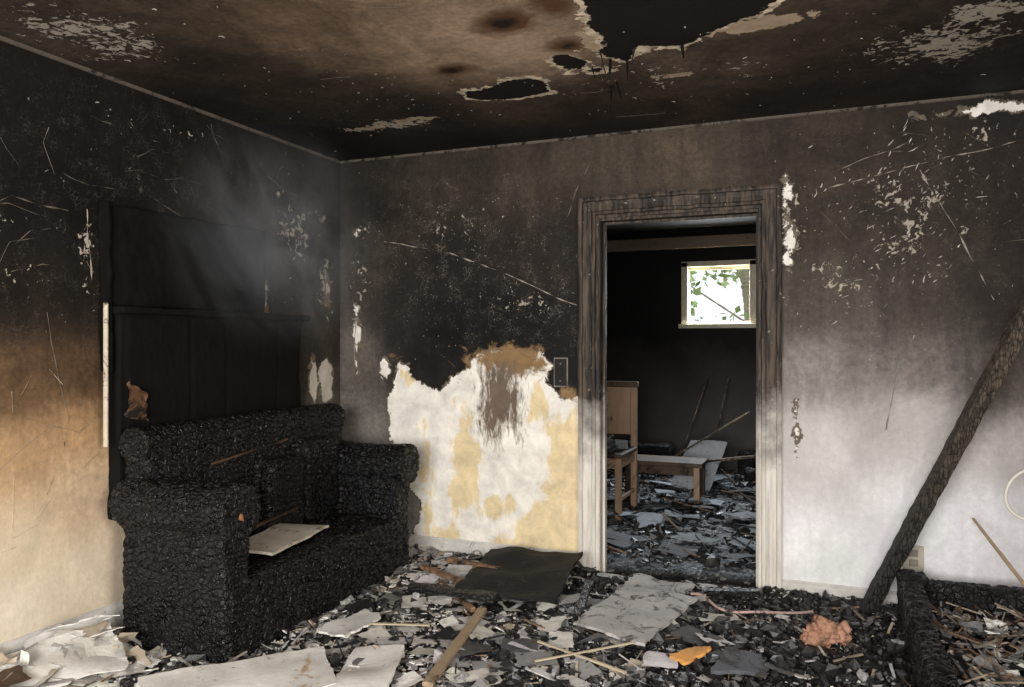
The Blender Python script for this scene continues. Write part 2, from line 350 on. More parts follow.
# back room shell
X0,X1,Y1=.25,3.3,3.9
gp=G('soot_far_room'); sp=gp.n('ShaderNodeSeparateXYZ'); gp.l(gp.tc,sp.inputs[0])
zz=gp.math('ADD',sp.outputs[2],gp.math('MULTIPLY',gp.noise(1.5,5,.7),.7))
cc=gp.mix(gp.map(zz,.7,1.7),(.12,.11,.105),(.012,.011,.0105))
M_far=gp.fin(cc,.8,gp.bump(gp.noise(20,4),.5,.01),.2)
wf=empty('wall_far')
wx0,wx1,wz0,wz1=1.53,2.2,1.52,2.13
for i,b in enumerate([(X0,wx0,Y1,Y1+.15,0,2.5),(wx1,X1,Y1,Y1+.15,0,2.5),(wx0,wx1,Y1,Y1+.15,0,wz0),(wx0,wx1,Y1,Y1+.15,wz1,2.5)]): box('section_%d'%i,b,M_far,wf,bev=0)
box('wall_far_left',(X0-.1,X0,.12,Y1+.15,0,2.5),M_far,bev=0)
box('wall_far_right',(X1,X1+.1,.12,Y1+.15,0,2.5),M_far,bev=0)
box('ceiling_far_room',(X0-.1,X1+.1,.12,Y1+.15,2.5,2.6),M_far,bev=0)
box('trim_far_beam',(X0,X1,Y1-.06,Y1,2.30,2.42),wood_mat('sooty_beam',(.36,.27,.19),(.10,.075,.06),.6,(3,30,3)),bev=.006)
# window
M_wf=sheet_mat('window_paint',(.74,.66,.50),(.08,.055,.03),.62)
w=empty('window_1')
for n,b in (('jamb_left',(wx0-.035,wx0+.03,Y1-.03,Y1+.13,wz0-.03,wz1+.03)),('jamb_right',(wx1-.03,wx1+.035,Y1-.03,Y1+.13,wz0-.03,wz1+.03)),
 ('head',(wx0-.035,wx1+.035,Y1-.03,Y1+.13,wz1-.02,wz1+.035)),('sill',(wx0-.06,wx1+.06,Y1-.06,Y1+.13,wz0-.04,wz0+.005)),
 ('sash_bottom',(wx0+.03,wx1-.03,Y1+.06,Y1+.1,wz0,wz0+.03)),('sash_top',(wx0+.03,wx1-.03,Y1+.06,Y1+.1,wz1-.05,wz1-.02))): box(n,b,M_wf,w)

# ---- door casing
g=G('door_casing_paint')
sp=g.n('ShaderNodeSeparateXYZ'); g.l(g.tc,sp.inputs[0]); st=g.scale((40,40,3)); sn=g.noise(1,5,.7,.4,st)
zz=g.math('ADD',sp.outputs[2],g.math('MULTIPLY',g.math('SUBTRACT',g.noise(5,5,.7),.5),.9))
low=g.mix(g.map(sn,.45,.75),(.74,.70,.64),(.42,.38,.33)); up=g.mix(g.map(sn,.42,.62),(.010,.0085,.0075),(.095,.068,.047))
up=g.mix(g.map(g.noise(34,4,.7),.66,.70),up,(.38,.32,.26))
cc=g.mix(g.map(zz,.62,1.1),low,up); M_cas=g.fin(cc,.65,g.bump(sn,.6,.006),.35)
def casing():
    prof=[(0,0),(0,.034),(.012,.038),(.022,.036),(.026,.022),(.05,.018),(.075,.02),(.082,.026),(.095,.026),(.1,.014),(.115,.012),(.118,-.005)]
    xl,xr,zt=1.617,2.705,2.145; V=[];Fc=[]
    n1=60;n2=34
    path=[]
    for i in range(n1+1): path.append(('L',i/n1))
    for i in range(1,n2+1): path.append(('T',i/n2))
    for i in range(1,n1+1): path.append(('R',i/n1))
    for s,t in path:
        for w_,p in prof:
            if s=='L': c=Vector((xl+w_,-p,(zt-w_)*t))
            elif s=='T': c=Vector((xl+w_+(xr-xl-2*w_)*t,-p,zt-w_))
            else: c=Vector((xr-w_,-p,(zt-w_)*(1-t)))
            k=min(1,max(0,(c.z-.7)/.6)); 
            if p>0: c+=Vector((noise.noise(c*14),-abs(noise.noise(c*17)),noise.noise(c*15+Vector((3,3,3)))))*.006*k
            V.append(c)
    m=len(prof)
    for i in range(len(path)-1):
        for j in range(m-1): Fc.append((i*m+j,i*m+j+1,(i+1)*m+j+1,(i+1)*m+j))
    return V,Fc
d=empty('door_1')
v,f=casing(); o=mk('casing',v,f,M_cas,parent=d)
for n,b in (('jamb_left',(1.722,1.737,-.004,.14,0,2.03)),('jamb_right',(2.585,2.602,-.004,.14,0,2.03)),('jamb_head',(1.722,2.602,-.004,.14,2.012,2.03)),
  ('stop_left',(1.737,1.75,.05,.085,0,2.012)),('stop_right',(2.572,2.585,.05,.085,0,2.012)),('stop_head',(1.75,2.572,.05,.085,1.998,2.012))): box(n,b,M_cas,d,bev=.002)

# ---- trims
M_bb=sheet_mat('baseboard_paint',(.66,.64,.60),(.05,.045,.04),.6)
def molding(name,p0,p1,nrm,prof,mat):
    a=Vector(p0);b=Vector(p1);nv=Vector(nrm);V=[];Fc=[];n=max(2,int((b-a).length/.1));m=len(prof)
    for i in range(n+1):
        for pz,pp in prof: V.append(a+(b-a)*i/n+nv*pp+Vector((0,0,pz)))
    for i in range(n):
        for j in range(m-1): Fc.append((i*m+j,i*m+j+1,(i+1)*m+j+1,(i+1)*m+j))
    return mk(name,V,Fc,mat)
bp=[(0,.0),(0,.016),(.11,.016),(.125,.012),(.13,.006),(.14,.005),(.14,0)]
molding('baseboard_back',(0,0,0),(1.617,0,0),(0,-1,0),bp,M_bb)
molding('baseboard_back_right',(2.705,0,0),(4.2,0,0),(0,-1,0),[(z*.8,p) for z,p in bp],M_bb)
molding('baseboard_left',(0,-6,0),(0,0,0),(1,0,0),[(z*1.25,p) for z,p in bp],M_bb)
cp=[(-.014,0),(-.012,.006),(-.006,.010),(0,.012)]
molding('trim_back',(0,0,2.5),(4.2,0,2.5),(0,-1,0),cp,sheet_mat('cornice',(.12,.10,.08),(.015,.013,.011),.5))
molding('trim_left',(0,-6,2.5),(0,0,2.5),(1,0,0),cp,sheet_mat('cornice_left',(.10,.08,.065),(.02,.017,.014),.54))

# ---- switch & outlet
M_sw=sheet_mat('sooty_plastic',(.02,.018,.017),(.2,.18,.16),.68)
M_swr=sheet_mat('sooty_plastic_rim',(.25,.22,.19),(.06,.05,.045),.55)
s=empty('light_switch')
box('back_plate',(1.462,1.548,-.008,0,1.075,1.245),M_swr,s); box('face_plate',(1.469,1.541,-.014,-.006,1.083,1.237),M_sw,s)
box('rocker',(1.493,1.517,-.024,-.012,1.14,1.18),M_sw,s,.003); box('screw_upper',(1.501,1.509,-.017,-.012,1.205,1.213),M_swr,s,.001); box('screw_lower',(1.501,1.509,-.017,-.012,1.107,1.115),M_swr,s,.001)
s=empty('wall_outlet'); M_ol=sheet_mat('outlet_plastic',(.56,.52,.42),(.3,.27,.2),.6); M_os=sheet_mat('outlet_socket',(.30,.27,.22),(.1,.09,.07),.6)
box('plate',(3.265,3.355,-.012,0,.225,.345),M_ol,s); box('socket_upper',(3.29,3.33,-.018,-.009,.292,.325),M_os,s); box('socket_lower',(3.29,3.33,-.018,-.009,.245,.278),M_os,s)

# ------------------------------------------------------------ wall flakes & scratches
V=[];Fc=[];Cl=[]
def onwall(kind,a,b,off):
    return {'B':(a,-off,b),'L':(off,a,b),'C':(a,b,2.5-off)}[kind]
def scratch(kind,pts,w,col,wob=.01):
    P=[]
    for i in range(len(pts)-1):
        (x0,y0),(x1,y1)=pts[i],pts[i+1]; n=max(2,int(math.hypot(x1-x0,y1-y0)/.015))
        for k in range(n): t=k/n; P.append((x0+(x1-x0)*t,y0+(y1-y0)*t))
    P.append(pts[-1]); off=len(V)
    for i,(x,y) in enumerate(P):
        q=P[min(i+1,len(P)-1)]; p=P[max(i-1,0)]; dx,dy=q[0]-p[0],q[1]-p[1]; L=math.hypot(dx,dy)+1e-9
        nx,ny=-dy/L,dx/L; ww=w*max(.04,2.2*noise.noise(Vector((x*18,y*18,3)))+.45); j=wob*noise.noise(Vector((x*7,y*7,1)))
        V.append(onwall(kind,x+nx*(j-ww/2),y+ny*(j-ww/2),.0012)); V.append(onwall(kind,x+nx*j,y+ny*j,.0025)); V.append(onwall(kind,x+nx*(j+ww/2),y+ny*(j+ww/2),.0012))
        Cl.extend([col]*3)
    for i in range(len(P)-1):
        for k in (0,1): Fc.append((off+i*3+k,off+i*3+k+1,off+i*3+k+4,off+i*3+k+3))
LG=(.36,.31,.26); MG=(.14,.115,.09)
scratch('B',[(.33,1.97),(.66,1.91),(.99,1.81),(1.31,1.67),(1.6,1.54)],.006,LG)
scratch('B',[(1.53,2.03),(1.60,2.2),(1.68,2.36)],.006,MG)
scratch('B',[(2.89,2.10),(3.30,2.19),(3.77,2.27)],.006,LG); scratch('B',[(2.97,2.2),(3.3,2.31)],.004,LG)
scratch('B',[(3.34,2.17),(3.5,1.85),(3.65,1.53)],.005,LG); scratch('B',[(3.27,1.34),(3.19,.9)],.005,(.25,.24,.23))
scratch('B',[(.12,1.5),(.11,1.18)],.010,LG)
scratch('L',[(-2.3,1.9),(-1.95,1.88)],.005,MG); scratch('L',[(-2.05,1.45),(-1.95,1.0)],.004,MG); scratch('L',[(-2.2,1.05),(-1.9,.95),(-1.7,1.1)],.003,(.3,.25,.2))
scratch('L',[(-1.86,1.9),(-1.84,1.6)],.008,LG);scratch('L',[(-2.3,.8),(-2.05,.98)],.004,LG)
for k in range(34):
    a=U(-2.6,-.2); b=U(1.5,2.4); t=U(0,math.pi); l=U(.06,.35); scratch('L',[(a,b),(a+l*.5*math.cos(t+.2),min(2.4,b+l*.4*math.sin(t+.2))),(a+l*math.cos(t),min(2.45,b+l*math.sin(t)*.6))],.003,MG)
for k in range(12):
    a=U(-2.5,-1.85); b=U(.5,1.3); t=U(0,math.pi); l=U(.05,.22); scratch('L',[(a,b),(a+l*math.cos(t),b+l*math.sin(t))],.0025,random.choice(((.25,.18,.12),(.6,.5,.38))))
for k in range(44):
    a=U(.1,4.0); b=U(1.2,2.4); t=U(-1.2,1.2); l=U(.05,.3)
    if 1.4<a<2.75: continue
    scratch('B',[(a,b),(min(4.15,a+l*math.cos(t)),min(2.45,b+l*math.sin(t)))],.003,MG)
for k in range(8):
    a=U(.2,3.8); b=U(-2.0,-.2); t=U(0,3.14); l=U(.1,.3); scratch('C',[(a,b),(a+l*math.cos(t),min(-.03,b+l*math.sin(t)*.5))],.003,(.09,.07,.055),wob=.04)
def flake(kind,a,b,l,w,ang,col):
    n=4; off=len(V); ca,sa=math.cos(ang),math.sin(ang); cv=U(-.35,.35)
    for i in range(n+1):
        t=i/n-.5; ww=w*(1-(2*t)**2*.8)*.5*U(.6,1.3); lift=.002+.004*abs(t)
        for s_ in (-1,1):
            lx,ly=t*l,s_*ww+cv*t*t*l; V.append(onwall(kind,a+lx*ca-ly*sa,b+lx*sa+ly*ca,lift+(.002 if s_>0 else 0))); Cl.append(col)
    for i in range(n): Fc.append((off+2*i,off+2*i+1,off+2*i+3,off+2*i+2))
def cluster(kind,n,cx,cy,rx,ry,l,w,angr,bright):
    for _ in range(n):
        a=random.gauss(cx,rx); b=random.gauss(cy,ry); 
        if kind=='B' and (a<.02 or a>4.15 or b>2.44 or (1.6<a<2.72 and b<2.16) or (1.4<a<1.6 and b<1.3)): continue
        if kind=='L' and (a>-.02 or b>2.44): continue
        if kind=='C' and (b>-.04 or a<.04): continue
        k=U(.25,1.15)*bright; ll=U(*l)*(1 if R()<.5 else .4); flake(kind,a,b,ll,U(*w),random.gauss((angr[0]+angr[1])/2,(angr[1]-angr[0])/3),(k,k*.92,k*.82))
cluster('B',80,3.25,2.0,.14,.22,(.015,.05),(.003,.006),(.3,1.4),.7)
cluster('B',70,3.05,1.72,.18,.24,(.01,.035),(.003,.006),(0,1.8),.6)
cluster('B',60,3.5,2.1,.18,.16,(.012,.04),(.003,.006),(.6,2.2),.55)
cluster('B',150,3.3,1.9,.4,.35,(.005,.016),(.002,.006),(-.3,2.6),.5)
cluster('B',180,1.2,1.62,.5,.25,(.004,.012),(.002,.005),(0,3.1),.4)
cluster('B',110,.7,1.9,.35,.25,(.004,.014),(.002,.005),(0,3.1),.4)
cluster('L',60,-.5,1.95,.2,.3,(.008,.03),(.003,.008),(.3,1.8),.4)
cluster('L',50,-1.9,1.75,.15,.3,(.006,.03),(.003,.007),(.5,1.9),.35)
cluster('C',90,2.6,-.8,.6,.35,(.006,.025),(.003,.009),(0,3),.38)
cluster('C',90,.8,-1.2,.5,.5,(.006,.025),(.003,.008),(0,3),.32)
mk('peeling_paint_flakes',V,Fc,speck_mat('flake_paint',.8,80,(.7,1.2)),Cl)

# ------------------------------------------------------------ sofa
sofa=empty('charred_sofa')
ya,yb=-1.80,-.30
union('frame',[pbox(.12,.70,ya+.02,yb-.02,0.0,.34,.02),
  pbox(.11,.27,ya+.03,yb-.03,.05,.90,.03,Matrix.Rotation(math.radians(-3),3,'Y')),
  pcyl((.175,ya+.02,.885),(.175,yb-.02,.885),.085),
  pbox(.13,.69,ya,ya+.16,0,.62,.02),pcyl((.11,ya+.07,.635),(.725,ya+.07,.635),.115),
  pbox(.13,.69,yb-.16,yb,0,.62,.02),pcyl((.11,yb-.07,.635),(.725,yb-.07,.635),.115),
  pbox(.24,.70,ya+.12,yb-.12,.27,.345,.02),
  pball((.45,-.72,.34),.2,(1.0,1.3,.2)),pball((.60,-1.05,.32),.14,(.8,2.2,.3)),
  pbox(.24,.31,ya+.16,-1.22,.33,.66,.03),pbox(.24,.35,-1.10,-.80,.33,.74,.045),pbox(.24,.33,-.78,yb-.16,.33,.80,.04),
 ],.0085,.010,(27,22,30),.012,M_sofa,sofa)
v,f=join([prism((.30,-1.45,.77),(.33,-.95,.83),.010,.008,.004),prism((.34,-1.6,.40),(.36,-.9,.47),.02,.012,.004)])
mk('burnt_slat',v,f,wood_mat('singed_wood',(.12,.06,.028),(.012,.01,.008),.46),parent=sofa)

def sheet(name,cs,th,mat,nx=14,ny=14,warp=.01,ragged=.0,z=None,parent=None,seed=0,curl=0):
    c=[Vector(p) for p in cs]; V=[];Fc=[]
    for s_ in (0,1):
        for j in range(ny+1):
            for i in range(nx+1):
                a=i/nx;b=j/ny; p=(c[0]*(1-a)+c[1]*a)*(1-b)+(c[3]*(1-a)+c[2]*a)*b
                e=min(a,1-a,b,1-b); nn=noise.noise(p*5+Vector((seed,0,0)))
                p=p+Vector((0,0,warp*nn+curl*((2*a-1)**2+(2*b-1)**2)/2+th*s_))
                if e==0 and ragged: p+=Vector((noise.noise(p*30),noise.noise(p*30+Vector((9,0,0))),0))*ragged
                V.append(p)
    W=nx+1;K=W*(ny+1)
    for j in range(ny):
        for i in range(nx):
            q=(j*W+i,j*W+i+1,(j+1)*W+i+1,(j+1)*W+i); Fc.append(q[::-1]); Fc.append(tuple(k+K for k in q))
    ed=[i for i in range(W)]+[j*W+nx for j in range(1,ny+1)]+[ny*W+i for i in range(nx-1,-1,-1)]+[j*W for j in range(ny-1,0,-1)]
    for i in range(len(ed)):
        a=ed[i];b=ed[(i+1)%len(ed)]; Fc.append((a,b,b+K,a+K))
    return mk(name,V,Fc,mat,parent=parent)
M_gyp=sheet_mat('gypsum',(.82,.80,.76),(.10,.08,.06),.62,edge=(.44,.26,.10),ea=.60)
M_gyp2=sheet_mat('gypsum_grey',(.50,.48,.46),(.08,.07,.065),.53)
M_pap=sheet_mat('paper',(.78,.76,.72),(.16,.11,.07),.64)
M_brd=sheet_mat('board_brown',(.60,.54,.45),(.16,.11,.07),.58)
sheet('fallen_ceiling_board',[(.42,-1.50,.395),(.62,-1.42,.37),(.55,-.90,.38),(.36,-1.04,.40)],.012,M_brd,ragged=.006,parent=sofa)
sheet('singed_fabric_tag',[(.735,-1.76,.62),(.738,-1.74,.61),(.736,-1.74,.635),(.735,-1.755,.64)],.003,sheet_mat('singed_fabric',(.30,.13,.05),(.02,.015,.01),.55),nx=4,ny=4,ragged=.008,parent=sofa)

# ------------------------------------------------------------ wall cabinet behind sofa
cab=empty('charred_wall_cabinet')
parts=[pbox(.0,.075,-1.76,-.50,.55,1.47,.006),pbox(.0,.12,-1.78,-.47,1.455,1.49,.008)]
for yy,wd_ in ((-1.72,.36),(-1.34,.22),(-1.10,.38),(-.70,.17)):
    parts.append(pbox(.06,.080,yy,yy+wd_,.6,1.44,.006))
union('carcass',parts,.009,.0015,(26,22,9),.008,M_soft,cab)
union('back_board',[pbox(0,.05,-1.80,-.78,1.49,1.94,.004),pbox(0,.065,-1.81,-1.78,1.2,1.95,.004)],.01,.000,(20,20,12),.012,M_soft,cab,bsc=8)
box('bare_edge_strip',(.050,.070,-1.822,-1.812,.88,1.50),sheet_mat('pale_edge',(.74,.64,.50),(.05,.035,.025),.54),cab,.002)
sheet('singed_veneer',[(.096,-1.74,1.0),(.098,-1.63,.98),(.098,-1.64,1.10),(.096,-1.73,1.16)],.003,sheet_mat('veneer',(.13,.065,.032),(.01,.008,.006),.47),ragged=.03,parent=cab)

# ------------------------------------------------------------ ash floor layer
def H(x,y):
    p=Vector((x,y,0)); h=.022+.022*noise.noise(p*2.3)+.02*abs(noise.noise(p*6))+.012*noise.noise(p*17)
    h+=.07*math.exp(-((x-.05)**2/.05+(y+2.15)**2/.10))
    h+=.035*math.exp(-((x-1.0)**2/.2+(y+.45)**2/.12))
    if y>.1: h+=.03
    h+=.03*math.exp(-(y/.12)**2)*(0 if 1.72<x<2.6 else 1)
    return max(.004,h)
DEB=empty('floor_debris'); DEB2=empty('floor_debris.001')
g=G('ash'); c=g.attr('col',False)
c=g.mix(1,c,g.comb(g.map(g.noise(40,5,.75),.3,.7,.3,1.9)),'MULTIPLY')
vc=g.n('ShaderNodeTexVoronoi'); g.l(g.warp(.05,20),vc.inputs['Vector']); vc.inputs['Scale'].default_value=55
hs=g.n('ShaderNodeSeparateColor'); g.l(vc.outputs['Color'],hs.inputs[0])
c=g.mix(g.math('MULTIPLY',g.map(hs.outputs[0],.88,.90),.7),c,(.32,.30,.27))
M_ash=g.fin(c,g.map(g.noise(25,3),.3,.7,.4,.9),g.bump(g.math('ADD',g.noise(70,5,.7),g.math('MULTIPLY',vc.outputs['Distance'],-1.0)),.9,.012),.45)
def ashgrid(name,x0,x1,y0,y1,st,par):
    V=[];Fc=[];Cl=[]
    nx=int((x1-x0)/st); ny=int((y1-y0)/st)
    for j in range(ny+1):
        for i in range(nx+1):
            x=x0+(x1-x0)*i/nx; y=y0+(y1-y0)*j/ny; V.append((x,y,H(x,y)))
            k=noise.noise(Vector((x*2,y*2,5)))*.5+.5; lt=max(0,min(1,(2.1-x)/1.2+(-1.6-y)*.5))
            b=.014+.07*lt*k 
            if y>.1: b=.10*(.4+k); Cl.append((b*.86,b*.98,b*1.10)); continue  # bluish window light put into the far-room ash colour
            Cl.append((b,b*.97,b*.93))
    W=nx+1
    for j in range(ny):
        for i in range(nx): a=j*W+i; Fc.append((a,a+1,a+W+1,a+W))
    mk(name,V,Fc,M_ash,Cl,smooth=True,parent=par)
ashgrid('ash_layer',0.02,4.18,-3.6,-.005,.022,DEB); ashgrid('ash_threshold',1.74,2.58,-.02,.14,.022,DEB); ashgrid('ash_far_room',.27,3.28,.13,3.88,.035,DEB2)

# ------------------------------------------------------------ scattered debris
class Acc:
    def __init__(s): s.V=[];s.F=[];s.C=[]
    def add(s,v,f,c):
        o=len(s.V); s.V+=[tuple(p) for p in v]; s.F+=[tuple(i+o for i in q) for q in f]; s.C+=[c]*len(v)
def depth(x,y): return -.38*(x-2.957)+.925*(y+4.277)
def blocked(x,y):
    if .1<x<.72 and -1.8<y<-.3: return True
    if 3.22<x<4.13 and -1.96<y<-.19: return True
    return False
def clampv(v,far=False):
    out=[]
    for p in v:
        x=min(4.18,max(.022,p[0])); y=p[1]
        if far: y=min(3.86,max(.15,y))
        else: y=min(-.02,y)
        out.append((x,y,max(.002,p[2])))
    return out
def shard(acc,x,y,z,r,th,tilt,col,k=None,asp=1,far=False,cl=True):
    k=k or random.choice((4,4,5,5,6)); ph=R()*6.28
    pts=[(math.cos(ph+6.283*i/k+U(-.3,.3))*r*U(.65,1.15)*asp,math.sin(ph+6.283*i/k+U(-.3,.3))*r*U(.65,1.15)) for i in range(k)]
    rot=Matrix.Rotation(R()*6.28,3,'Z')@Matrix.Rotation(random.gauss(0,tilt),3,'X')@Matrix.Rotation(random.gauss(0,tilt),3,'Y')
    v=[rot@Vector((a,b,0))+Vector((x,y,z)) for a,b in pts]+[rot@Vector((a*.96,b*.96,th))+Vector((x,y,z)) for a,b in pts]
    f=[tuple(range(k-1,-1,-1)),tuple(range(k,2*k))]+[(i,(i+1)%k,k+(i+1)%k,k+i) for i in range(k)]
    acc.add(clampv(v,far) if cl else v,f,col)
ICO=bmesh.new(); bmesh.ops.create_icosphere(ICO,subdivisions=1,radius=1); IV=[v.co.copy() for v in ICO.verts]; IF=[tuple(v.index for v in f.verts) for f in ICO.faces]
def chunk(acc,x,y,z,r,col,far=False):
    s=Vector((U(.5,1.4),U(.5,1.2),U(.35,.9))); rot=Matrix.Rotation(R()*6.28,3,'Z')@Matrix.Rotation(R()*1.5,3,'X')
    v=[rot@Vector((p.x*s.x,p.y*s.y,p.z*s.z))*r*U(.75,1.2)+Vector((x,y,z)) for p in IV]; acc.add(clampv(v,far),IF,col)
def paper(acc,x,y,z,w,l,col,n=5,tilt=.25,crump=.25,far=False):
    rot=Matrix.Rotation(R()*6.28,3,'Z')@Matrix.Rotation(random.gauss(0,tilt),3,'X')@Matrix.Rotation(random.gauss(0,tilt),3,'Y')
    sd=R()*99; cv=U(-1,1)*crump; v=[]
    for j in range(n+1):
        for i in range(n+1):
            a=i/n-.5;b=j/n-.5; e=1+.15*noise.noise(Vector((a*5+sd,b*5,0)))
            zz=cv*w*(a*a*2)+crump*w*.6*noise.noise(Vector((a*2.2+sd,b*2.2,sd))); v.append(rot@Vector((a*w*e,b*l*e,zz+abs(crump)*w*.2))+Vector((x,y,z)))
    W=n+1; f=[(j*W+i,j*W+i+1,(j+1)*W+i+1,(j+1)*W+i) for j in range(n) for i in range(n)]
    acc.add(clampv(v,far),f,col)
def wcol(lo=.45,hi=.85):
    k=U(lo,hi); return (k,k*U(.94,1.0),k*U(.86,1.0))
def bcol(): k=U(.004,.022); return (k,k,k*1.03)
def brn(): k=U(.08,.26); return (k,k*.64,k*.4)
def tan(): k=U(.3,.55); return (k,k*.84,k*.64)
def gry(): k=U(.08,.32); return (k,k*.98,k*.97)
def region(x,y):
    l=max(0,min(1,(2.3-x)/1.1)); n=noise.noise(Vector((x*3,y*3,8)))
    v=.12+.60*l+.5*n
    if y>-.25 and x>1.6: v*=.4
    return max(.04,min(.9,v))
plaster=Acc(); coal=Acc(); wood=Acc(); papers=Acc()
def rnd():
    while True:
        x=U(.04,4.15); y=U(-3.1,-.03); dd=depth(x,y)
        if dd<2.5 or (dd<2.9 and R()<.5) or blocked(x,y): continue
        return x,y
for _ in range(7500):
    x,y=rnd(); z=H(x,y); pr=region(x,y)
    if R()<pr:
        r=min(.08,.005+random.expovariate(1/.0125)); q=R()
        shard(plaster,x,y,z+U(0,.014),r,U(.002,.006),.30,wcol() if q<.6 else (gry() if q<.88 else tan()))
    else:
        r=min(.04,.006+random.expovariate(1/.009)); chunk(coal,x,y,z+r*.3,r,bcol() if R()<.85 else gry())
for _ in range(5200):
    x,y=rnd(); r=U(.002,.009); shard(plaster,x,y,H(x,y)+.014,r,.002,.5,random.choice((wcol(.35,.8),gry(),tan(),wcol(.3,.8))) if R()<region(x,y)+.12 else bcol())
for _ in range(330):
    x,y=rnd(); l=min(.3,U(.03,.09)+random.expovariate(1/.04)); a=R()*3.14; z=H(x,y)+.014; dz=U(-.01,.03)
    v,f=prism((x,y,z),(x+l*math.cos(a),y+l*math.sin(a),z+dz),U(.003,.012),U(.003,.006),.001,n=3)
    q=R(); wood.add(clampv(v),f,tan() if q<.25 else brn() if q<.45 else bcol() if q<.8 else wcol(.35,.7))
for _ in range(2600):
    x=U(1.7,3.2) if R()<.8 else U(.8,1.9); y=U(-1.9,-.04); 
    if depth(x,y)<2.6: continue
    r=min(.045,.006+random.expovariate(1/.009)); chunk(coal,x,y,H(x,y)+r*.35,r,bcol())
for _ in range(200):
    x,y=rnd(); 
    if x>2.4 and R()<.75: continue
    w_=U(.03,.12); paper(papers,x,y,H(x,y)+.018,w_,w_*U(.6,1.5),wcol(.5,.85) if R()<.72 else gry(),tilt=.16,crump=U(.0,.12))
for _ in range(26):
    x=U(.8,2.7); y=U(-1.9,-.5); w_=U(.12,.2); paper(papers,x,y,H(x,y)+.028,w_,w_*U(.6,1.1),wcol(.55,.85) if R()<.5 else (gry() if R()<.6 else bcol()),n=8,tilt=.08,crump=U(.0,.08))
for _ in range(70):
    x=U(.06,.42); y=U(-2.5,-1.88); w_=U(.06,.18); paper(papers,x,y,H(x,y)+U(.01,.07),w_,w_*U(.6,1.2),wcol(.6,.85) if R()<.78 else random.choice((tan,brn))(),tilt=.4,crump=U(0,.15))
for _ in range(46):
    x=U(.75,1.8); y=U(-1.9,-.4); w_=U(.05,.15); paper(papers,x,y,H(x,y)+.025,w_,w_*U(.6,1.3),wcol(.5,.85),tilt=.15,crump=U(.0,.08))
for _ in range(60):
    x=U(.8,2.8); y=U(-1.8,-.2); w_=U(.05,.14); paper(papers,x,y,H(x,y)+.022,w_,w_*U(.5,1.0),bcol() if R()<.6 else gry(),tilt=.18,crump=U(.0,.08))
mk('plaster_rubble',plaster.V,plaster.F,M_speck,plaster.C,parent=DEB)
mk('charcoal_rubble',coal.V,coal.F,speck_mat('charcoal',.42,90,(.5,1.8),.6),coal.C,parent=DEB)
mk('wood_splinters',wood.V,wood.F,M_speck,wood.C,parent=DEB)
M_pd=speck_mat('paper_dirty',.85,30,(.85,1.08),.2,.35)
mk('scattered_paper',papers.V,papers.F,M_pd,papers.C,parent=DEB)
# far room debris
plaster=Acc(); coal=Acc(); wood=Acc(); papers=Acc()
def fc(k): return (k*.86,k*.95,k*1.04)  # far-room debris grey with bluish window light mixed into it
for _ in range(3600):
    x=U(.4,3.0); y=U(.16,3.8); z=H(x,y)
    if R()<.55:
        r=min(.06,.006+random.expovariate(1/.012)); shard(plaster,x,y,z+U(0,.012),r,.004,.22,fc(U(.1,.55)),far=True)
    else:
        r=min(.05,.008+random.expovariate(1/.012)); chunk(coal,x,y,z+r*.3,r,bcol(),far=True)
for _ in range(110):
    x=U(.6,2.8); y=U(.3,3.6); a=R()*3.14; l=U(.1,.5); z=H(x,y)+.02
    v,f=prism((x,y,z),(x+l*math.cos(a),y+l*math.sin(a),z+U(0,.06)),U(.006,.016),.008,.002,n=4); wood.add(clampv(v,True),f,bcol() if R()<.6 else brn())
for _ in range(22):
    x=U(1.4,2.6); y=U(.3,3.2); w_=U(.12,.3); paper(papers,x,y,H(x,y)+.03,w_,w_*U(.6,1.3),fc(U(.2,.55)),tilt=.08,crump=.06,far=True)
mk('plaster_rubble_far',plaster.V,plaster.F,M_speck,plaster.C,parent=DEB2)
mk('charcoal_rubble_far',coal.V,coal.F,speck_mat('charcoal_far',.42,90,(.5,1.8),.6),coal.C,parent=DEB2)
mk('wood_splinters_far',wood.V,wood.F,M_speck,wood.C,parent=DEB2)
mk('scattered_paper_far',papers.V,papers.F,M_pd,papers.C,parent=DEB2)

# ------------------------------------------------------------ large floor pieces
sheet('charred_board',[(1.20,-.74,.08),(1.76,-.82,.11),(1.68,-.14,.17),(1.13,-.16,.14)],.014,sheet_mat('burnt_panel',(.012,.0115,.0115),(.03,.028,.027),.55),warp=.04,ragged=.015)
sheet('plaster_board',[(1.88,-.94,.07),(2.22,-1.04,.06),(2.34,-.42,.085),(1.97,-.40,.095)],.012,M_gyp2,warp=.015,ragged=.015)
sheet('plaster_board',[(.60,-2.14,.10),(.98,-2.48,.06),(1.27,-1.86,.06),(1.03,-1.60,.075)],.014,M_gyp,warp=.02,ragged=.012,seed=3)
sheet('plaster_board',[(1.28,-1.97,.06),(1.45,-1.80,.05),(1.30,-1.42,.06),(1.13,-1.53,.065)],.012,M_gyp,warp=.02,ragged=.010,seed=5)
sheet('plaster_board',[(.85,-1.42,.06),(1.02,-1.45,.06),(1.05,-1.18,.07),(.90,-1.12,.07)],.01,M_gyp,warp=.02,ragged=.02,seed=8)
sheet('plaster_board',[(1.95,-.36,.08),(2.25,-.35,.07),(2.3,-.2,.08),(1.98,-.16,.09)],.012,M_gyp2,warp=.02,ragged=.02,seed=11)
sheet('slate_piece',[(2.52,-1.22,.07),(2.72,-1.15,.06),(2.68,-.98,.07),(2.55,-1.0,.08)],.015,sheet_mat('slate',(.10,.105,.12)),warp=.01,ragged=.012)
sheet('paper_sheet',[(.05,-2.25,.15),(.30,-2.40,.08),(.46,-2.05,.09),(.18,-1.9,.16)],.003,M_pap,warp=.05,ragged=.02,seed=2)
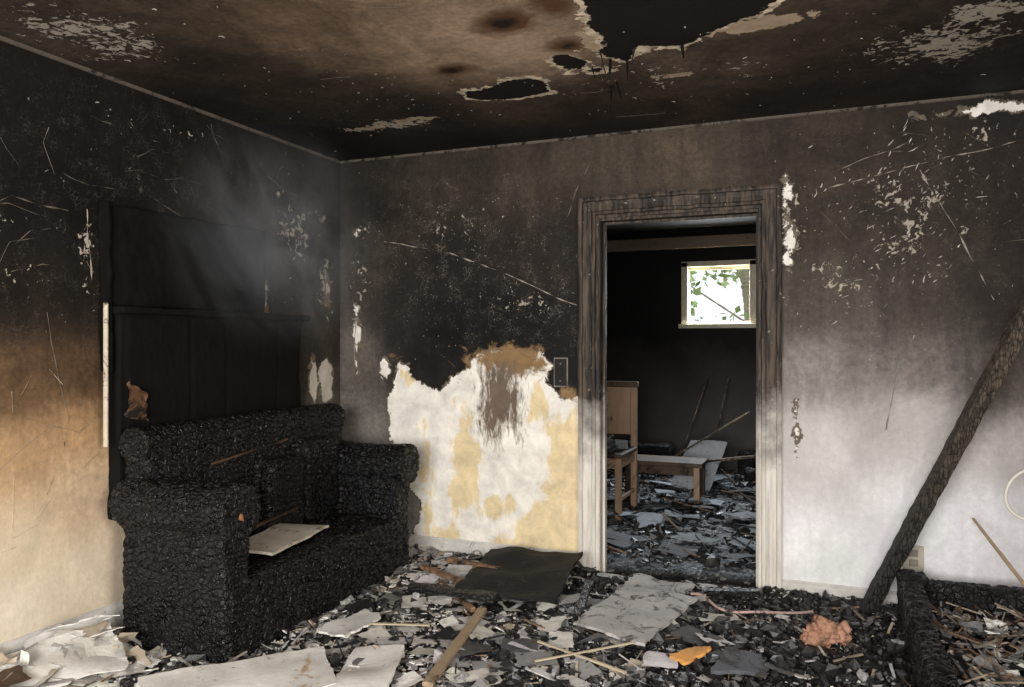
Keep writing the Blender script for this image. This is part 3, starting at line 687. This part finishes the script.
sheet('paper_sheet',[(.03,-1.98,.12),(.18,-2.08,.17),(.28,-1.92,.17),(.10,-1.84,.15)],.003,M_pap,warp=.06,ragged=.02,seed=4)
sheet('paper_sheet',[(.06,-2.1,.17),(.30,-2.06,.27),(.32,-1.98,.24),(.12,-1.96,.14)],.003,M_pap,warp=.05,ragged=.02,seed=9)
lump=[('pale_plank',[prism((1.42,-.90,.07),(1.56,-1.70,.06),.04,.018,.002)],wood_mat('pale_plank',(.50,.37,.24),(.05,.04,.03),.58)),
('brown_plank',[prism((.88,-.50,.11),(1.32,-.70,.10),.035,.02,.003),prism((.95,-.32,.11),(1.3,-.42,.12),.04,.02,.003),prism((1.05,-.62,.08),(1.38,-.92,.07),.02,.02,.003)],wood_mat('brown_plank',(.34,.20,.11),(.02,.015,.012),.46)),
('charred_plank',[prism((.95,-.75,.08),(1.45,-.80,.10),.07,.03,.006),prism((2.35,-.2,.06),(2.62,-.14,.07),.05,.03,.006),prism((1.78,-.35,.08),(1.85,-.8,.06),.04,.03,.006)],M_charwood),
('wood_lath',[prism((1.80,-1.17,.07),(2.22,-1.34,.07),.012,.007,.001),prism((1.86,-1.37,.07),(2.18,-1.06,.08),.01,.006,.001),prism((1.0,-1.27,.07),(1.3,-1.2,.08),.014,.006,.001)],wood_mat('lath',(.66,.55,.38),(.1,.07,.04),.64))]
for n,l,m in lump:
    v,f=join(l); mk(n,v,f,m,parent=DEB)
union('crumpled_paper_bag',[pball((2.92,-.64,.08),.08,(1.15,.8,.8)),pball((2.98,-.60,.065),.05),pball((2.86,-.66,.065),.05)],.006,.012,(18,18,18),.035,sheet_mat('terracotta',(.50,.27,.18),(.18,.09,.055),.54),bsc=14)
sheet('orange_plastic_piece',[(2.34,-1.12,.07),(2.42,-1.15,.07),(2.49,-1.03,.09),(2.44,-1.0,.08)],.012,sheet_mat('orange',(.66,.32,.09),(.22,.1,.04),.58),warp=.03,ragged=.02,nx=6,ny=8)
def tube(name,pts,r,mat):
    c=bpy.data.curves.new(name,'CURVE'); c.dimensions='3D'; c.bevel_depth=r; c.bevel_resolution=3; s=c.splines.new('NURBS'); s.points.add(len(pts)-1); s.use_endpoint_u=True; s.order_u=4
    for p,q in zip(s.points,pts): p.co=(*q,1)
    c.materials.append(mat); o=bpy.data.objects.new(name,c); COL.objects.link(o); return o
tube('melted_cable',[(2.30,-.36,.09),(2.36,-.34,.10),(2.42,-.48,.08),(2.52,-.54,.08),(2.64,-.48,.09),(2.78,-.44,.08),(2.86,-.34,.07)],.006,sheet_mat('cable_pink',(.55,.38,.33)))
gc=G('cable_white'); M_cb=gc.fin(gc.mix(gc.noise(20),(.85,.82,.74),(.7,.66,.56)),.5)
tube('hanging_cable',[(4.19,-.25,1.0),(4.05,-.27,.85),(3.86,-.28,.80),(3.70,-.29,.79),(3.63,-.30,.68),(3.66,-.30,.57),(3.80,-.30,.55),(3.95,-.30,.62),(4.1,-.3,.45),(4.15,-.35,.2)],.007,M_cb)

# ------------------------------------------------------------ leaning beam
v,f=prism((3.085,-.115,.0),(4.14,-.44,2.42),.068,.06,.006,n=160,roll=.5,taper=1.1,nsc=8); mk('leaning_charred_timber',v,f,M_beam,smooth=False)

# ------------------------------------------------------------ charred bed frame lower right
bf=empty('charred_bed_frame')
union('rails',[pbox(3.235,3.32,-1.95,-.20,0,.26,.012),pbox(3.235,4.12,-.28,-.20,0,.25,.012),pbox(4.04,4.12,-1.95,-.20,0,.26,.012),pbox(3.235,4.12,-1.95,-1.87,0,.26,.012),
  pbox(3.225,3.34,-.31,-.185,0,.275,.012),pbox(3.30,4.06,-1.9,-.25,.02,.07)],.012,.010,(26,26,34),.012,M_char,bf)
tr=Acc()
for _ in range(1300):
    x=U(3.34,4.02); y=U(-1.85,-.31); z=.10+.05*abs(noise.noise(Vector((x*4,y*4,0))))+.03; q=R()
    if q<.4: chunk(tr,x,y,z,U(.01,.03),bcol() if R()<.6 else gry())
    elif q<.75: shard(tr,x,y,z+.015,U(.01,.035),.004,.5,random.choice((tan,brn,gry,wcol,gry))())
    else:
        l=U(.05,.2);a=R()*3.14; v,f=prism((x,y,z+.02),(min(4.02,max(3.34,x+l*math.cos(a))),max(-1.85,min(-.3,y+l*math.sin(a))),z+U(.01,.05)),U(.003,.010),.005,.001,n=3); tr.add(v,f,random.choice((tan,gry,bcol,brn))())
for _ in range(30):
    x=U(3.42,3.94); y=U(-1.8,-.4); w_=U(.04,.10); paper(tr,x,y,.16,w_,w_,random.choice((tan,gry,wcol))(),tilt=.4,crump=.4)
o=mk('rubble_fill',tr.V,tr.F,M_speck,tr.C,parent=bf)
v,f=prism((3.545,-.13,.52),(3.80,-1.40,.16),.012,.01,.002); mk('bare_lath',v,f,wood_mat('lath2',(.75,.56,.36),(.3,.18,.08),.66),parent=bf)

# ------------------------------------------------------------ hanging ceiling scraps
a=Acc()
for (x,y,l) in [(2.02,-.80,.12),(2.05,-.83,.07),(2.1,-1.12,.09),(2.16,-1.08,.13),(2.22,-1.2,.06),(2.08,-1.2,.08),(2.4,-1.16,.05),(2.0,-1.05,.05)]:
    v,f=prism((x,y,2.5),(x+U(-.02,.02),y+U(-.02,.02),2.5-l),.012,.005,.004,n=6,taper=.25); a.add(v,f,(.006,.0055,.005))
mk('hanging_ceiling_scraps',a.V,a.F,speck_mat('scrap',.9,60,(.6,1.2),.05),a.C)

# ------------------------------------------------------------ far room furniture
M_chair=wood_mat('singed_chair_wood',(.52,.35,.24),(.08,.05,.03),.56,(30,30,4))
M_chard=wood_mat('dark_chair_wood',(.14,.095,.06),(.015,.012,.01),.5,(30,30,4))
ch=empty('dining_chair')
cx0,cx1,cy0,cy1=1.06,1.54,1.22,1.74
for n,b in (('leg_1',(cx1-.045,cx1,cy0,cy0+.045,0,.5)),('leg_2',(cx0,cx0+.045,cy0,cy0+.045,0,.5)),('leg_3',(cx1-.045,cx1,cy1-.045,cy1,0,1.02)),('leg_4',(cx0,cx0+.045,cy1-.045,cy1,0,1.02)),
  ('apron_front',(cx0+.04,cx1-.04,cy0+.008,cy0+.03,.42,.5)),('apron_side',(cx1-.035,cx1-.012,cy0+.04,cy1-.04,.42,.5)),('apron_side_2',(cx0+.012,cx0+.035,cy0+.04,cy1-.04,.42,.5)),
  ('stretcher',(cx1-.033,cx1-.013,cy0+.04,cy1-.04,.18,.21)),('back_panel',(cx0+.04,cx1-.03,cy1-.035,cy1-.015,.62,.99))): box(n,b,M_chair,ch,.005)
box('seat',(cx0-.01,cx1+.01,cy0-.015,cy1-.05,.5,.53),M_chard,ch,.008); box('top_rail',(cx0-.01,cx1+.01,cy1-.05,cy1+.005,.985,1.03),M_chard,ch,.008)
a=Acc()
for _ in range(26):
    x=U(cx0+.05,cx1-.05);y=U(cy0+.03,cy1-.1); shard(a,x,y,.55+U(0,.05),U(.03,.09),.006,.5,fc(U(.1,.5)) if R()<.6 else bcol(),cl=False)
mk('rubble_on_seat',a.V,a.F,M_speck,a.C,parent=ch)
bn=empty('low_bench')
box('top',(1.35,2.0,1.95,2.3,.35,.385),M_chard,bn,.006)
for i,(x,y) in enumerate(((1.38,1.98),(1.93,1.98),(1.38,2.24),(1.93,2.24))): box('leg_%d'%(i+1),(x,x+.045,y,y+.045,0,.355),M_chair if i==1 else M_chard,bn,.004)
box('apron',(1.4,1.95,1.985,2.0,.28,.355),M_chard,bn,.003)
sheet('leaning_board',[(1.62,2.62,.08),(1.97,2.55,.06),(2.08,2.86,.44),(1.76,2.88,.45)],.012,sheet_mat('board_blue_grey',(.60,.63,.67),(.12,.12,.12),.57),warp=.02)
v,f=join([prism((1.45,2.6,.2),(2.28,2.75,.74),.016,.012,.002),prism((1.9,3.6,.5),(1.98,3.75,.98),.010,.010,.002),prism((1.55,3.3,.12),(1.78,3.8,1.0),.010,.010,.002),prism((1.7,2.4,.3),(2.4,2.9,.35),.025,.02,.003)])
mk('fallen_lath',v,f,wood_mat('lath3',(.40,.30,.20),(.06,.045,.03),.42))
for i,(x,y,sz,rt) in enumerate([(2.15,.75,.32,.3),(1.95,1.35,.34,1.0),(2.35,1.5,.3,.2),(2.05,1.75,.2,.7),(1.9,3.1,.3,.4),(2.25,2.5,.3,1.3)]):
    c=[Vector((x+sz*.5*math.cos(rt+k*math.pi/2),y+sz*.5*math.sin(rt+k*math.pi/2),.08+.01*k)) for k in range(4)]
    sheet('roof_slab' ,c,.015,sheet_mat('slab%d'%i,(.28,.31,.34),(.04,.045,.05),.55),warp=.03,ragged=.02,seed=i*3,nx=8,ny=8)
union('charred_timber_heap',[pbox(2.2,2.9,3.1,3.25,0,.2,.02,Matrix.Rotation(.2,3,'Z')),pbox(2.1,2.9,3.4,3.55,0,.3,.02,Matrix.Rotation(-.15,3,'Z')),pbox(.5,1.5,3.2,3.4,0,.35,.02,Matrix.Rotation(.1,3,'Z'))],.02,.012,(20,20,20),.03,M_char)

# ------------------------------------------------------------ garden outside
a=Acc()
for _ in range(6500):
    x=random.gauss(.9,1.6); y=U(6.5,9.5); z=random.gauss(2.9,1.2)
    if z<.1: continue
    if noise.noise(Vector((x*1.3,y*.6,z*1.3)))<.0: continue
    k=U(.5,1.1); shard(a,x,y,z,U(.02,.06),.002,1.2,(.44*k,.55*k,.24*k),4,1.6,cl=False)
for x in (.6,1.9,2.6):
    v,f=prism((x,8,0),(x-.4,8,5),.12,.12,.03); a.add(v,f,(.36,.3,.23))
    for k in range(6):
        z=U(1.5,4.5); v,f=prism((x-.08*z,8,z),(x+U(-1.5,1.5),8+U(-1,1),z+U(.3,1)),.03,.03,.01,taper=.4); a.add(v,f,(.36,.3,.23))
g=G('leaf'); M_leaf=g.fin(g.attr('col',False),.7)
mk('garden_tree',a.V,a.F,M_leaf,a.C)
gg=G('grass'); mk('ground_outside',[(-10,4.06,-.05),(14,4.06,-.05),(14,25,-.05),(-10,25,-.05)],[(0,1,2,3)],gg.fin(gg.mix(gg.noise(3),(.12,.2,.05),(.3,.4,.15)),.9))

# ------------------------------------------------------------ lingering smoke (real volume)
bpy.ops.mesh.primitive_cube_add(size=1,location=(.40,-1.05,1.86)); sm=bpy.context.object; sm.name='smoke_wisp'; sm.scale=(.72,1.8,1.26)
m=bpy.data.materials.new('smoke'); m.use_nodes=True; t=m.node_tree; t.nodes.clear()
out=t.nodes.new('ShaderNodeOutputMaterial'); vs=t.nodes.new('ShaderNodeVolumePrincipled'); vs.inputs['Color'].default_value=(.82,.85,.9,1); vs.inputs['Anisotropy'].default_value=0
tc=t.nodes.new('ShaderNodeTexCoord'); nz=t.nodes.new('ShaderNodeTexNoise'); nz.inputs['Scale'].default_value=2.6; nz.inputs['Detail'].default_value=4; nz.inputs['Distortion'].default_value=1.8; nz.inputs['Roughness'].default_value=.58
r1=t.nodes.new('ShaderNodeVectorRotate'); r1.rotation_type='X_AXIS'; r1.inputs['Angle'].default_value=-.42; t.links.new(tc.outputs['Object'],r1.inputs['Vector'])
mp=t.nodes.new('ShaderNodeMapping'); mp.inputs['Scale'].default_value=(1.0,1.9,.8); t.links.new(r1.outputs[0],mp.inputs[0]); t.links.new(mp.outputs[0],nz.inputs['Vector'])
mr=t.nodes.new('ShaderNodeMapRange'); mr.inputs[1].default_value=.40; mr.inputs[2].default_value=.72; t.links.new(nz.outputs[0],mr.inputs[0])
ln=t.nodes.new('ShaderNodeVectorMath'); ln.operation='LENGTH'; t.links.new(tc.outputs['Object'],ln.inputs[0])
fr=t.nodes.new('ShaderNodeMapRange'); fr.interpolation_type='SMOOTHSTEP'; fr.inputs[1].default_value=.5; fr.inputs[2].default_value=.02; t.links.new(ln.outputs['Value'],fr.inputs[0])
mu=t.nodes.new('ShaderNodeMath'); mu.operation='MULTIPLY'; t.links.new(mr.outputs[0],mu.inputs[0]); t.links.new(fr.outputs[0],mu.inputs[1])
m2=t.nodes.new('ShaderNodeMath'); m2.operation='MULTIPLY'; m2.inputs[1].default_value=1.9; t.links.new(mu.outputs[0],m2.inputs[0]); t.links.new(m2.outputs[0],vs.inputs['Density']); t.links.new(vs.outputs[0],out.inputs['Volume'])
sm.data.materials.append(m)

# ------------------------------------------------------------ light
wd=bpy.data.worlds.new('World'); scene.world=wd; wd.use_nodes=True; bg=wd.node_tree.nodes['Background']; bg.inputs[0].default_value=(.92,.96,1,1); bg.inputs[1].default_value=1.2
def area(name,loc,rot,sx,sy,p,col):
    l=bpy.data.lights.new(name,'AREA'); l.shape='RECTANGLE'; l.size=sx; l.size_y=sy; l.energy=p; l.color=col
    o=bpy.data.objects.new(name,l); COL.objects.link(o); o.location=loc; o.rotation_euler=rot; return o
area('daylight_rear_window',(2.2,-6.02,1.45),(math.radians(90),0,0),2.6,1.5,262,(1,.975,.945))
area('added_fill_right',(4.22,-3.65,1.45),(math.radians(90),0,math.radians(90)),1.4,1.2,95,(1,.92,.82))  # fill added to brighten left wall and sofa front, no window known there
area('daylight_far_window',((wx0+wx1)/2,Y1+.16,(wz0+wz1)/2),(math.radians(-60),0,0),.6,.55,75,(.88,.94,1))

cam_d=bpy.data.cameras.new("camera"); cam=bpy.data.objects.new("camera",cam_d); COL.objects.link(cam)
cam.location=(2.957,-4.277,1.325); cam.rotation_euler=(math.pi/2,0,math.radians(22.33)); cam_d.sensor_width=36; cam_d.lens=27.63; cam_d.clip_start=.05
scene.camera=cam
